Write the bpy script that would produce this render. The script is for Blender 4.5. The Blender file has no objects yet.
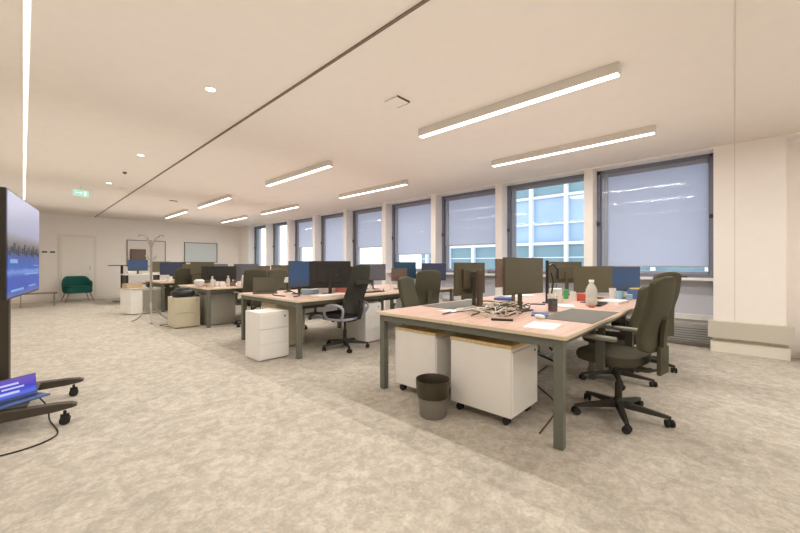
import bpy, bmesh, math, random
from mathutils import Vector, Matrix
random.seed(7)
C = bpy.context.scene
COL = C.collection
R = math.radians
PI = math.pi

# ------------------------------------------------------------------ materials
def lin(c):
    return tuple(((v/255)/12.92 if v/255 <= .04045 else ((v/255+.055)/1.055)**2.4) for v in c)

def mat(name, rgb, rough=.55, metal=0., noise=0., scale=8., spec=.4, emit=None, es=1., bump=0., alpha=1., trans=0.):
    m = bpy.data.materials.new(name); m.use_nodes = True
    nt = m.node_tree; b = nt.nodes['Principled BSDF']
    c = lin(rgb)
    b.inputs['Base Color'].default_value = (*c, 1)
    b.inputs['Roughness'].default_value = rough
    b.inputs['Metallic'].default_value = metal
    b.inputs['Specular IOR Level'].default_value = spec
    b.inputs['Alpha'].default_value = alpha
    b.inputs['Transmission Weight'].default_value = trans
    if emit:
        b.inputs['Emission Color'].default_value = (*lin(emit), 1); b.inputs['Emission Strength'].default_value = es
    tc = nt.nodes.new('ShaderNodeTexCoord'); n = nt.nodes.new('ShaderNodeTexNoise')
    n.inputs['Scale'].default_value = scale; n.inputs['Detail'].default_value = 4
    nt.links.new(tc.outputs['Object'], n.inputs['Vector'])
    mx = nt.nodes.new('ShaderNodeMix'); mx.data_type = 'RGBA'
    k = noise if noise else .03
    mx.inputs[6].default_value = (*[v*(1-k) for v in c], 1); mx.inputs[7].default_value = (*[min(1, v*(1+k)) for v in c], 1)
    nt.links.new(n.outputs['Fac'], mx.inputs[0]); nt.links.new(mx.outputs[2], b.inputs['Base Color'])
    if bump:
        bp = nt.nodes.new('ShaderNodeBump'); bp.inputs['Strength'].default_value = bump; bp.inputs['Distance'].default_value = .01
        nt.links.new(n.outputs['Fac'], bp.inputs['Height']); nt.links.new(bp.outputs['Normal'], b.inputs['Normal'])
    return m

def carpet_mat():
    m = bpy.data.materials.new('carpet'); m.use_nodes = True
    nt = m.node_tree; N = nt.nodes; L = nt.links; b = N['Principled BSDF']
    b.inputs['Roughness'].default_value = .95; b.inputs['Specular IOR Level'].default_value = .1
    g = N.new('ShaderNodeNewGeometry')
    def noise(s, d, dist=0):
        n = N.new('ShaderNodeTexNoise'); n.inputs['Scale'].default_value = s; n.inputs['Detail'].default_value = d
        n.inputs['Roughness'].default_value = .65; n.inputs['Distortion'].default_value = dist
        L.new(g.outputs['Position'], n.inputs['Vector']); return n
    def ramp(src, p0, p1, c0, c1):
        r = N.new('ShaderNodeValToRGB'); r.color_ramp.elements[0].position = p0; r.color_ramp.elements[1].position = p1
        r.color_ramp.elements[0].color = c0; r.color_ramp.elements[1].color = c1; L.new(src, r.inputs[0]); return r
    n1 = noise(3.6, 8, .9); n2 = noise(14, 6, .5); n3 = noise(55, 3)
    r1 = ramp(n1.outputs['Fac'], .40, .60, (*lin((198, 191, 179)), 1), (*lin((222, 215, 202)), 1))
    r2 = ramp(n2.outputs['Fac'], .42, .62, (*lin((176, 169, 156)), 1), (*lin((226, 219, 207)), 1))
    mx = N.new('ShaderNodeMix'); mx.data_type = 'RGBA'; mx.inputs[0].default_value = .45
    L.new(r1.outputs[0], mx.inputs[6]); L.new(r2.outputs[0], mx.inputs[7])
    r3 = ramp(n3.outputs['Fac'], .35, .65, (.84, .84, .84, 1), (1, 1, 1, 1))
    m2 = N.new('ShaderNodeMix'); m2.data_type = 'RGBA'; m2.blend_type = 'MULTIPLY'; m2.inputs[0].default_value = 1
    L.new(mx.outputs[2], m2.inputs[6]); L.new(r3.outputs[0], m2.inputs[7])
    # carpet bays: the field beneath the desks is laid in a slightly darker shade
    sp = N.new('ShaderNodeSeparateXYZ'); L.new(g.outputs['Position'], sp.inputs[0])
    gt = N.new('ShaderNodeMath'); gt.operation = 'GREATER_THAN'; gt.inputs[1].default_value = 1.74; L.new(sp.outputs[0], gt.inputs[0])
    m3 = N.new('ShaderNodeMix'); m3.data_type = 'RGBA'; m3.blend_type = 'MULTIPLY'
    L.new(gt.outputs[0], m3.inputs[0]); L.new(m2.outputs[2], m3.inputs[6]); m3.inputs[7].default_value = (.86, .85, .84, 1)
    L.new(m3.outputs[2], b.inputs['Base Color'])
    bp = N.new('ShaderNodeBump'); bp.inputs['Strength'].default_value = .35; bp.inputs['Distance'].default_value = .006
    L.new(n3.outputs['Fac'], bp.inputs['Height']); L.new(bp.outputs['Normal'], b.inputs['Normal'])
    return m

def emis(name, rgb, s):
    m = bpy.data.materials.new(name); m.use_nodes = True; nt = m.node_tree
    nt.nodes.remove(nt.nodes['Principled BSDF'])
    e = nt.nodes.new('ShaderNodeEmission'); e.inputs[0].default_value = (*lin(rgb), 1); e.inputs[1].default_value = s
    nt.links.new(e.outputs[0], nt.nodes['Material Output'].inputs[0]); return m

def glass_mat(name, tint=(255, 255, 255), fac=.025, rough=.05):
    m = bpy.data.materials.new(name); m.use_nodes = True; nt = m.node_tree
    nt.nodes.remove(nt.nodes['Principled BSDF'])
    t = nt.nodes.new('ShaderNodeBsdfTransparent'); t.inputs[0].default_value = (*lin(tint), 1)
    g = nt.nodes.new('ShaderNodeBsdfGlossy'); g.inputs['Roughness'].default_value = rough
    fr = nt.nodes.new('ShaderNodeLayerWeight'); fr.inputs[0].default_value = .5
    pw = nt.nodes.new('ShaderNodeMath'); pw.operation = 'POWER'; pw.inputs[1].default_value = 4; nt.links.new(fr.outputs['Facing'], pw.inputs[0])
    ad = nt.nodes.new('ShaderNodeMath'); ad.operation = 'MULTIPLY_ADD'; ad.inputs[1].default_value = .12; ad.inputs[2].default_value = fac; ad.use_clamp = True
    nt.links.new(pw.outputs[0], ad.inputs[0])
    mx = nt.nodes.new('ShaderNodeMixShader'); nt.links.new(ad.outputs[0], mx.inputs[0])
    nt.links.new(t.outputs[0], mx.inputs[1]); nt.links.new(g.outputs[0], mx.inputs[2])
    nt.links.new(mx.outputs[0], nt.nodes['Material Output'].inputs[0]); return m

def blind_mat():
    m = bpy.data.materials.new('blind_fabric'); m.use_nodes = True; nt = m.node_tree
    b = nt.nodes['Principled BSDF']; b.inputs['Base Color'].default_value = (*lin((206, 208, 222)), 1); b.inputs['Roughness'].default_value = .9
    g = nt.nodes.new('ShaderNodeNewGeometry'); w = nt.nodes.new('ShaderNodeTexWave'); w.wave_type = 'BANDS'; w.bands_direction = 'Y'
    w.inputs['Scale'].default_value = 60; w.inputs['Distortion'].default_value = .5
    nt.links.new(g.outputs['Position'], w.inputs['Vector'])
    mxc = nt.nodes.new('ShaderNodeMix'); mxc.data_type = 'RGBA'
    mxc.inputs[6].default_value = (*lin((222, 224, 234)), 1); mxc.inputs[7].default_value = (*lin((230, 232, 240)), 1)
    nt.links.new(w.outputs['Fac'], mxc.inputs[0]); nt.links.new(mxc.outputs[2], b.inputs['Base Color'])
    t = nt.nodes.new('ShaderNodeBsdfTranslucent'); t.inputs[0].default_value = (*lin((232, 236, 246)), 1)
    mx = nt.nodes.new('ShaderNodeMixShader'); mx.inputs[0].default_value = .62
    nt.links.new(b.outputs[0], mx.inputs[1]); nt.links.new(t.outputs[0], mx.inputs[2])
    nt.links.new(mx.outputs[0], nt.nodes['Material Output'].inputs[0]); return m

def screen_mat(name, stops, strength, distort=.06, scale=6.):
    """a lit display: colour bands up the panel, broken up by noise"""
    m = bpy.data.materials.new(name); m.use_nodes = True; nt = m.node_tree; N = nt.nodes; L = nt.links
    b = N['Principled BSDF']; b.inputs['Roughness'].default_value = .35; b.inputs['Base Color'].default_value = (.01, .01, .012, 1)
    tc = N.new('ShaderNodeTexCoord'); sp = N.new('ShaderNodeSeparateXYZ'); L.new(tc.outputs['Generated'], sp.inputs[0])
    mp = N.new('ShaderNodeMapping'); mp.inputs['Scale'].default_value = (1, 1, 2.5); L.new(tc.outputs['Generated'], mp.inputs[0])
    n = N.new('ShaderNodeTexNoise'); n.inputs['Scale'].default_value = scale; n.inputs['Detail'].default_value = 3; L.new(mp.outputs[0], n.inputs['Vector'])
    a = N.new('ShaderNodeMath'); a.operation = 'MULTIPLY_ADD'; a.inputs[1].default_value = distort; L.new(n.outputs['Fac'], a.inputs[0]); L.new(sp.outputs[2], a.inputs[2])
    r = N.new('ShaderNodeValToRGB'); e = r.color_ramp.elements
    e[0].position = stops[0][0]; e[0].color = (*lin(stops[0][1]), 1)
    e[1].position = stops[-1][0]; e[1].color = (*lin(stops[-1][1]), 1)
    for p, c in stops[1:-1]:
        x = e.new(p); x.color = (*lin(c), 1)
    L.new(a.outputs[0], r.inputs[0]); L.new(r.outputs[0], b.inputs['Emission Color']); b.inputs['Emission Strength'].default_value = strength
    return m

def wood_mat(name, c1, c2, rough=.45):
    m = bpy.data.materials.new(name); m.use_nodes = True; nt = m.node_tree; N = nt.nodes; L = nt.links; b = N['Principled BSDF']
    b.inputs['Roughness'].default_value = rough; b.inputs['Specular IOR Level'].default_value = .35
    tc = N.new('ShaderNodeNewGeometry'); mp = N.new('ShaderNodeMapping'); mp.inputs['Scale'].default_value = (2, 22, 8)
    n = N.new('ShaderNodeTexNoise'); n.inputs['Scale'].default_value = 1.6; n.inputs['Detail'].default_value = 5
    L.new(tc.outputs['Position'], mp.inputs[0]); L.new(mp.outputs[0], n.inputs['Vector'])
    r = N.new('ShaderNodeValToRGB'); r.color_ramp.elements[0].position = .35; r.color_ramp.elements[1].position = .65
    r.color_ramp.elements[0].color = (*lin(c1), 1); r.color_ramp.elements[1].color = (*lin(c2), 1)
    L.new(n.outputs['Fac'], r.inputs[0]); L.new(r.outputs[0], b.inputs['Base Color']); return m

M = dict(
    carpet=carpet_mat(),
    wall=mat('wall_paint', (237, 231, 225), .9, spec=.2), ceil=mat('ceiling_paint', (232, 223, 213), .95, spec=.1),
    seam=mat('seam_line', (212, 202, 191), .9), trunk=mat('trunking_paint', (196, 190, 176), .7), skirt=mat('skirting_paint', (226, 220, 208), .7),
    sill=mat('sill_paint', (220, 218, 216), .5), panel=mat('panel_paint', (186, 188, 198), .7), ledge=mat('ledge_paint', (208, 206, 202), .6),
    grille=mat('grille_metal', (150, 150, 148), .5), dgrille=mat('grille_dark', (84, 82, 80), .6),
    frame=mat('window_metal', (160, 164, 176), .45, .2), dframe=mat('window_dark', (120, 124, 138), .5, .2),
    latch=mat('latch_black', (52, 54, 62), .4), glass=glass_mat('window_glass'), blind=blind_mat(), blindbar=mat('blind_bar', (168, 170, 182), .5),
    cassette=mat('blind_cassette', (150, 152, 164), .6),
    top=wood_mat('desk_top', (198, 164, 148), (212, 182, 166)), edge=mat('desk_edge', (222, 206, 178), .5),
    steel=mat('desk_steel', (112, 114, 104), .5, .15), steel2=mat('desk_steel_worn', (100, 96, 84), .5, .1),
    white=mat('cabinet_white', (240, 238, 233), .45), cream=mat('cabinet_cream', (205, 197, 172), .5), grey=mat('cabinet_grey', (158, 154, 142), .5),
    dgrey=mat('cabinet_dark', (100, 92, 76), .6), beech=wood_mat('beech_wood', (206, 180, 128), (224, 200, 150)),
    gap=mat('shadow_gap', (120, 116, 108), .8), cush=mat('cushion_sand', (206, 188, 150), .9),
    black=mat('black_plastic', (34, 33, 32), .45), rubber=mat('rubber', (40, 38, 36), .7), chair=mat('chair_fabric', (84, 81, 67), .95, noise=.12, scale=90, spec=.15),
    seat=mat('seat_fabric', (78, 75, 63), .95, noise=.12, scale=90, spec=.15), arm=mat('arm_plastic', (82, 80, 70), .6), armpad=mat('arm_pad', (128, 126, 116), .7),
    cbase=mat('chair_base', (52, 50, 42), .5), chrome=mat('chrome', (200, 200, 196), .2, .9), mesh=mat('mesh_fabric', (62, 60, 54), .9, noise=.15, scale=120),
    lilac=mat('grey_plastic', (176, 174, 190), .5), darkseat=mat('dark_seat', (46, 44, 52), .9),
    casing=mat('monitor_casing', (86, 80, 62), .5), casing2=mat('monitor_casing_dark', (48, 46, 44), .45), scr=mat('screen_off', (92, 87, 66), .35, spec=.6), scrd=mat('screen_black', (30, 31, 30), .25, spec=.6),
    scrg=mat('screen_grey', (96, 98, 106), .35, spec=.6), brown=mat('brown_back', (112, 92, 82), .5), neckb=mat('neck_brown', (92, 78, 62), .5),
    blue=screen_mat('screen_blue', [(0, (74, 88, 108)), (.5, (62, 96, 138)), (1, (66, 92, 126))], .62), teal=screen_mat('screen_teal', [(0, (20, 50, 62)), (1, (20, 74, 100))], .7),
    navy=screen_mat('screen_navy', [(0, (62, 64, 90)), (1, (56, 66, 96))], .6),
    mat_grey=mat('felt_mat', (112, 110, 104), .95, noise=.06, scale=60), paper=mat('paper', (236, 234, 232), .8), blackitem=mat('black_item', (40, 38, 38), .4),
    red=mat('red_item', (190, 84, 70), .6), green=mat('green_item', (70, 165, 90), .6), yellow=mat('yellow_item', (224, 200, 92), .6), bluei=mat('blue_item', (84, 110, 160), .6),
    lightblue=mat('lightblue_item', (150, 180, 196), .6), pink=mat('pink_item', (206, 132, 122), .6), cola=mat('dark_drink', (58, 26, 18), .2), cablew=mat('cable_pale', (214, 204, 190), .6),
    cableb=mat('cable_dark', (92, 82, 74), .6), cablek=mat('cable_black', (42, 40, 38), .5), tan=mat('tan_item', (196, 170, 142), .7), whitei=mat('white_item', (234, 232, 226), .5),
    plastic=mat('clear_plastic', (226, 226, 216), .15, alpha=.62), water=mat('bottle_label', (190, 196, 204), .5), clear=mat('clear_glass', (200, 205, 205), .05, alpha=.12),
    bin=mat('bin_plastic', (128, 124, 116), .6, noise=.1, scale=120), binbag=mat('bin_liner', (62, 55, 38), .35), binin=mat('bin_inside', (36, 32, 26), .8),
    green_sofa=mat('sofa_fabric', (26, 90, 80), .9, noise=.15, scale=30), sofaleg=mat('sofa_leg', (150, 132, 112), .5), coffee=mat('coffee_top', (128, 108, 88), .5), thin=mat('thin_metal', (150, 146, 138), .4, .3),
    stand=mat('stand_metal', (74, 66, 56), .5, .1), tvback=mat('tv_bezel', (50, 44, 36), .4), wb=mat('whiteboard_face', (206, 214, 214), .3), wbf=mat('board_frame', (108, 104, 98), .5), wbc=mat('clear_board', (222, 214, 206), .3),
    rack=mat('rack_metal', (176, 172, 164), .35, .4), fixture=mat('fixture_body', (206, 200, 190), .5), diff=emis('diffuser', (255, 247, 232), 5.5), led=emis('led_strip', (255, 250, 240), 5.),
    spot=emis('downlight_glow', (255, 248, 235), 9.), exitg=emis('exit_panel', (188, 236, 208), 1.0), exitm=emis('exit_mark', (240, 255, 246), 1.2), track=mat('track_metal', (118, 104, 88), .6), vent=mat('vent_dark', (92, 82, 70), .8),
    door=mat('door_paint', (234, 229, 221), .6), bwhite=mat('facade_white', (224, 228, 234), .6), bteal=mat('facade_teal', (118, 146, 156), .4), bglass=mat('facade_glass', (150, 176, 204), .12, spec=.9, noise=.25, scale=.8),
    bgrey=mat('facade_grey', (150, 160, 170), .7), ground=mat('street_ground', (150, 150, 150), .9), wood=wood_mat('dark_wood', (112, 76, 50), (140, 96, 64)),
)
M['tvscreen'] = screen_mat('tv_screen', [(0, (120, 130, 190)), (.10, (40, 84, 190)), (.22, (30, 80, 190)), (.27, (110, 150, 225)), (.30, (34, 96, 196)), (.44, (28, 70, 150)), (.49, (50, 50, 60)), (.56, (120, 112, 116)), (.62, (150, 146, 162)), (.66, (168, 168, 196)), (1, (178, 180, 214))], .8, .07, 7)
M['lapscreen'] = screen_mat('laptop_screen', [(0, (60, 80, 200)), (.3, (92, 110, 225)), (.55, (66, 66, 190)), (1, (110, 84, 190))], 1.0, .3, 5)

# ------------------------------------------------------------------ mesh builder
class MB:
    def __init__(s): s.bm = bmesh.new(); s.M = Matrix()
    def at(s, loc=(0, 0, 0), rz=0, rx=0, ry=0):
        s.M = Matrix.Translation(loc) @ Matrix.Rotation(rz, 4, 'Z') @ Matrix.Rotation(ry, 4, 'Y') @ Matrix.Rotation(rx, 4, 'X'); return s
    def box(s, x0, x1, y0, y1, z0, z1, bev=0):
        vs = [s.bm.verts.new(s.M @ Vector(p)) for p in ((x0,y0,z0),(x1,y0,z0),(x1,y1,z0),(x0,y1,z0),(x0,y0,z1),(x1,y0,z1),(x1,y1,z1),(x0,y1,z1))]
        fs = [s.bm.faces.new([vs[i] for i in f]) for f in ((3,2,1,0),(4,5,6,7),(0,1,5,4),(1,2,6,5),(2,3,7,6),(3,0,4,7))]
        if bev:
            es = list({e for f in fs for e in f.edges})
            bmesh.ops.bevel(s.bm, geom=es, offset=bev, segments=2, affect='EDGES', profile=.6)
        return s
    def quad(s, x, y0, y1, z0, z1):
        s.bm.faces.new([s.bm.verts.new(s.M @ Vector(p)) for p in ((x, y0, z0), (x, y0, z1), (x, y1, z1), (x, y1, z0))]); return s
    def loft(s, rings, cap=True):
        """rings: lists of points (equal length) joined in order"""
        vr = [[s.bm.verts.new(s.M @ Vector(p)) for p in r] for r in rings]
        n = len(vr[0])
        for a, b in zip(vr, vr[1:]):
            for i in range(n): s.bm.faces.new((a[i], a[(i+1) % n], b[(i+1) % n], b[i]))
        if cap:
            s.bm.faces.new(list(reversed(vr[0]))); s.bm.faces.new(vr[-1])
        return s
    def lathe(s, prof, n=20, c=(0, 0, 0), cap=True):
        return s.loft([[(c[0]+r*math.cos(2*PI*i/n), c[1]+r*math.sin(2*PI*i/n), c[2]+z) for i in range(n)] for r, z in prof], cap)
    def tube(s, pts, r, n=8, close=False):
        pts = [Vector(p) for p in pts]; rings = []
        rr = r if isinstance(r, (list, tuple)) else [r]*len(pts)
        up = None
        for i, p in enumerate(pts):
            d = (pts[min(i+1, len(pts)-1)]-pts[max(i-1, 0)]).normalized()
            if up is None: up = Vector((0, 0, 1)) if abs(d.z) < .9 else Vector((1, 0, 0))
            a = d.cross(up).normalized(); up = a.cross(d).normalized()
            rings.append([tuple(p+rr[i]*(math.cos(2*PI*k/n)*a+math.sin(2*PI*k/n)*up)) for k in range(n)])
        return s.loft(rings)
    def cyl(s, p0, p1, r, n=14): return s.tube([p0, p1], r, n)
    def slab(s, hx, hy, z0, z1, c=(0, 0), e=4., n=28, soft=.02, dome=0):
        """rounded cushion: superellipse outline with soft edges"""
        def ring(k, z): return [(c[0]+(hx-k)*abs(math.cos(t))**(2/e)*math.copysign(1, math.cos(t)), c[1]+(hy-k)*abs(math.sin(t))**(2/e)*math.copysign(1, math.sin(t)), z) for t in [2*PI*i/n for i in range(n)]]
        h = z1-z0; q = min(soft, h/2)
        return s.loft([ring(q, z0), ring(q*.3, z0+q*.3), ring(0, z0+q), ring(0, z1-q), ring(q*.3, z1-q*.3), ring(q, z1), ring(hx*.5 if hx < hy else hy*.5, z1+dome)])
    def sheet(s, rows, th):
        """closed curved shell: rows of points (front), thickness along +y behind"""
        F = [[s.bm.verts.new(s.M @ Vector(p)) for p in r] for r in rows]
        B = [[s.bm.verts.new(s.M @ (Vector(p)+Vector((0, -th, 0)))) for p in r] for r in rows]
        nr, nc = len(rows), len(rows[0])
        for i in range(nr-1):
            for j in range(nc-1):
                s.bm.faces.new((F[i][j], F[i+1][j], F[i+1][j+1], F[i][j+1])); s.bm.faces.new((B[i][j], B[i][j+1], B[i+1][j+1], B[i+1][j]))
        for i in range(nr-1):
            s.bm.faces.new((F[i][0], B[i][0], B[i+1][0], F[i+1][0])); s.bm.faces.new((F[i][-1], F[i+1][-1], B[i+1][-1], B[i][-1]))
        for j in range(nc-1):
            s.bm.faces.new((F[0][j], F[0][j+1], B[0][j+1], B[0][j])); s.bm.faces.new((F[-1][j], B[-1][j], B[-1][j+1], F[-1][j+1]))
        return s
    def build(s, name, m, parent=None, smooth=False, bevel=0, subsurf=0):
        bmesh.ops.recalc_face_normals(s.bm, faces=s.bm.faces[:])
        me = bpy.data.meshes.new(name); s.bm.to_mesh(me); s.bm.free()
        if smooth:
            for p in me.polygons: p.use_smooth = True
            me.set_sharp_from_angle(angle=R(40))
        o = bpy.data.objects.new(name, me); COL.objects.link(o)
        me.materials.append(m)
        if parent: o.parent = parent
        if bevel:
            b = o.modifiers.new('bevel', 'BEVEL'); b.width = bevel; b.segments = 2; b.limit_method = 'ANGLE'
        if subsurf:
            b = o.modifiers.new('sub', 'SUBSURF'); b.levels = subsurf; b.render_levels = subsurf
        return o

def tag(o, label, cat, group=None):
    o['label'] = label; o['category'] = cat
    if group: o['group'] = group
    return o
def thing(name, label, cat, loc=(0, 0, 0), rz=0, group=None):
    o = bpy.data.objects.new(name, None); COL.objects.link(o); o.location = loc; o.rotation_euler = (0, 0, rz); o.empty_display_size = .1
    return tag(o, label, cat, group)
def struct(o):
    o['kind'] = 'structure'; return o
def dup(root, loc, rz, label):
    r = root.copy(); COL.objects.link(r); r.location = loc; r.rotation_euler = (0, 0, rz); r['label'] = label
    for ch in list(root.children):
        c = ch.copy(); COL.objects.link(c); c.parent = r
        for g in ch.children:
            d = g.copy(); COL.objects.link(d); d.parent = c
    return r
def smoothpath(pts, k=6):
    pts = [Vector(p) for p in pts]; out = []
    P = [pts[0]]+pts+[pts[-1]]
    for i in range(1, len(P)-2):
        for j in range(k):
            t = j/k; a, b, c, d = P[i-1], P[i], P[i+1], P[i+2]
            out.append(.5*((2*b)+(-a+c)*t+(2*a-5*b+4*c-d)*t*t+(-a+3*b-3*c+d)*t**3))
    out.append(pts[-1]); return out

# ------------------------------------------------------------------ camera
TH = math.atan(377/355)                       # the lens axis is turned this far from the window wall's run
cam = bpy.data.cameras.new('camera'); co = bpy.data.objects.new('camera', cam); COL.objects.link(co); C.camera = co
co.location = (0, 0, 1.2); co.rotation_euler = (PI/2, 0, -TH)
cam.sensor_width = 36; cam.lens = 355*36/800; cam.shift_y = -(266.5-264)/800; cam.clip_start = .02; cam.clip_end = 200

# ------------------------------------------------------------------ room shell
H = 2.82; X0, X1 = -2.2, 6.55; Y0, Y1 = -4.5, 16.0; XB = 6.8
PITCH = 1.655
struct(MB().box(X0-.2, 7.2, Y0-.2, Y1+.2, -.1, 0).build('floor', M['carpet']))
struct(MB().box(X0-.2, 7.2, Y0-.2, Y1+.2, H, H+.15).build('ceiling', M['ceil']))
struct(MB().box(X0-.2, 7.2, Y1, Y1+.2, 0, H).build('wall_back', M['wall']))
struct(MB().box(X0-.2, 7.2, Y0-.2, Y0, 0, H).build('wall_front', M['wall']))
struct(MB().box(X0-.2, X0, Y0, Y1, 0, H).build('wall_left', M['wall']))
# window wall: piers, lintel, low panels
mb = MB()
edges = [.21+PITCH*k for k in range(-3, 9)]     # near edge of every opening
wins = list(range(-3, 9))
mb.box(X1, 7.1, Y0, edges[0], 0, H)
for k, a in zip(wins, edges):
    b = a+(1.52 if k != -1 else .97)
    nxt = a+PITCH if k < 8 else Y1
    mb.box(X1, 7.1, b, nxt, 0, H)               # pier on the far side
    mb.box(6.8, 7.1, a, b, 0, .96)              # low panel wall below the window
    mb.box(X1, 7.1, a, b, 2.795, H)             # lintel
    if k == -1: mb.box(6.75, 7.1, a, b, 0, 2.795)   # walled-up recess
wr = struct(mb.build('wall_right', M['wall']))
# near pier seam + ceiling seam
struct(MB().box(2.6, X1-.002, -.008, .0, H-.004, H+.002).build('trim_1', M['seam']))
struct(MB().box(X1-.003, X1+.001, -.008, 0, .44, H).build('trim_2', M['seam']))
# boxed trunking and skirting round the near pier
def wrap(name, off, z0, z1, m):
    m_ = MB(); m_.box(X1-off, X1+.003, -.48-off*.6, .21+off*.6, z0, z1); return struct(m_.build(name, m, bevel=.004))
wrap('trim_3', .09, .20, .425, M['trunk']); wrap('baseboard_right', .05, 0, .15, M['skirt']); wrap('trim_4', .015, .15, .2, M['skirt'])
struct(MB().box(X0, X1, Y1-.012, Y1, 0, .09).build('baseboard_back', M['skirt']))
struct(MB().box(X0, X0+.012, Y0, Y1, 0, .09).build('baseboard_left', M['skirt']))

BL = {-3: 1.3, -2: 1.3, -1: 1.2, 0: 1.17, 1: None, 2: 1.64, 3: 1.46, 4: 1.69, 5: 1.0, 6: 1.80, 7: None, 8: None}
wlab = {0: 'pale roller blind pulled nearly to the sill in the wide window nearest the right pier', 2: 'roller blind half drawn in the third window from the right',
        3: 'roller blind with bright gap beneath, in the fourth window from the right', 4: 'roller blind with bright gap beneath, in the fifth window from the right',
        5: 'roller blind fully lowered in the sixth window from the right', 6: 'narrow looking roller blind with bright gap beneath in the seventh window from the right',
        -1: 'roller blind in the window recess right of the near pier', -2: 'roller blind in the second window behind the camera side', -3: 'roller blind in the last window behind the camera side'}
for n, (k, a) in enumerate((k_, a_) for k_, a_ in zip(wins, edges) if k_ != -1):
    b = a+(1.52 if k != -1 else .97)
    e = bpy.data.objects.new('window_%d' % (n+1), None); COL.objects.link(e); e.location = (6.85, (a+b)/2, .96); struct(e)
    hw = (b-a)/2
    f = MB().at((0, 0, 0))
    z1 = 1.835
    f.box(.03, .12, -hw, -hw+.07, .04, z1); f.box(.03, .12, hw-.07, hw, .04, z1); f.box(.03, .12, -hw, hw, .04, .13); f.box(.03, .12, -hw, hw, z1-.06, z1)
    f.build('window_frame', M['frame'], e, bevel=.004)
    g = MB(); g.box(-.05, -.01, -hw, -hw+.055, .04, z1); g.box(-.05, -.01, hw-.055, hw, .04, z1); g.box(-.05, -.01, -hw, hw, z1-.05, z1); g.box(-.05, -.01, -hw+.055, hw-.055, .04, .09)
    g.build('sash_frame', M['dframe'], e, bevel=.003)
    j = MB(); j.box(-.01, .03, hw-.16, hw-.10, .09, z1-.05); j.build('jamb_rail', M['frame'], e)
    for sy in (-1, 1):
        yy = sy*(hw-.03)
        MB().box(-.075, -.045, yy-.022, yy+.022, .90, .96).build('latch', M['latch'], e, bevel=.004)
    MB().quad(-.03, -hw+.055, hw-.055, .09, z1-.05).build('glass_pane', M['glass'], e)
    MB().quad(.08, -hw+.07, hw-.07, .13, z1-.06).build('outer_pane', M['glass'], e)
    MB().box(-.25, .12, -hw, hw, 0, .04).build('window_sill', M['sill'], e, bevel=.006)
    # heater ledge and grille below the sill
    lp = MB(); lp.box(-.11, -.05, -hw, hw, -.58, -.50); lp.build('ledge', M['ledge'], e, bevel=.005)
    pn = MB(); pn.box(-.055, -.049, -hw+.01, hw-.01, -.50, -.01); pn.build('panel', M['panel'], e)
    gr = MB(); gr.box(-.16, -.05, -hw+.01, hw-.25, -.90, -.64); gr.build('heater_casing', M['grille'], e, bevel=.006)
    dg = MB()
    for q in range(6): dg.box(-.163, -.158, -hw+.04, hw-.3, -.88+q*.035, -.872+q*.035)
    dg.build('grille', M['dgrille'], e)
    kb = MB(); kb.cyl((-.10, hw-.22, -.82), (-.10, hw-.03, -.82), .022); kb.cyl((-.10, hw-.12, -.96), (-.10, hw-.12, -.82), .014); kb.build('heater_pipe', M['dgrille'], e, smooth=True)
    if BL[k] is None:
        t = thing('roller_blind', {1: 'rolled-up blind cassette across the top of the clear window showing the building', 7: 'rolled-up blind at the second window from the far end', 8: 'rolled-up blind at the window nearest the far end'}[k], 'blind', (6.90, (a+b)/2, 2.70))
        MB().box(-.06, -.02, -hw+.06, hw-.06, -.02, .05).build('cassette', M['cassette'], t, bevel=.006)
    else:
        t = thing('roller_blind', wlab[k], 'blind', (6.90, (a+b)/2, 2.70), 0, 'roller blinds along the window wall')
        MB().box(-.06, -.02, -hw+.06, hw-.06, -.02, .05).build('cassette', M['cassette'], t, bevel=.006)
        zb = BL[k]-2.70
        MB().box(-.038, -.036, -hw+.062, hw-.062, zb, -.02).build('fabric', M['blind'], t)
        MB().box(-.044, -.030, -hw+.062, hw-.062, zb-.02, zb).build('bottom_bar', M['blindbar'], t, bevel=.003)

# ------------------------------------------------------------------ building opposite and street
t = thing('office_building', 'office block opposite with white mullions and teal spandrel panels', 'building', (15.5, 0, -9))
s = MB(); s.box(0.25, 8, -26, 13.0, 0, 26); s.build('core_wall', M['bgrey'], t)
gl = MB(); sp = MB(); mu = MB(); tr = MB()
for fl in range(8):
    z = fl*3.2+.3
    gl.box(.12, .24, -26, 13.0, z+1.15, z+3.2); sp.box(.08, .24, -26, 13.0, z, z+1.15)
    tr.box(-.02, .2, -26, 13.0, z+1.12, z+1.24); tr.box(-.02, .2, -26, 13.0, z-.05, z+.06); tr.box(.02, .2, -26, 13.0, z+2.0, z+2.06); tr.box(.04, .2, -26, 13.0, z+.56, z+.6)
for i in range(27):
    y = -26+i*1.48; mu.box(-.12, .22, y-.07, y+.07, 0, 26)
gl.build('window_glass', M['bglass'], t); sp.build('spandrel', M['bteal'], t); tr.build('transom', M['bwhite'], t); mu.build('mullion', M['bwhite'], t)
struct(MB().box(7.2, 60, -60, 80, -9.2, -9).build('ground', M['ground']))

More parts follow.
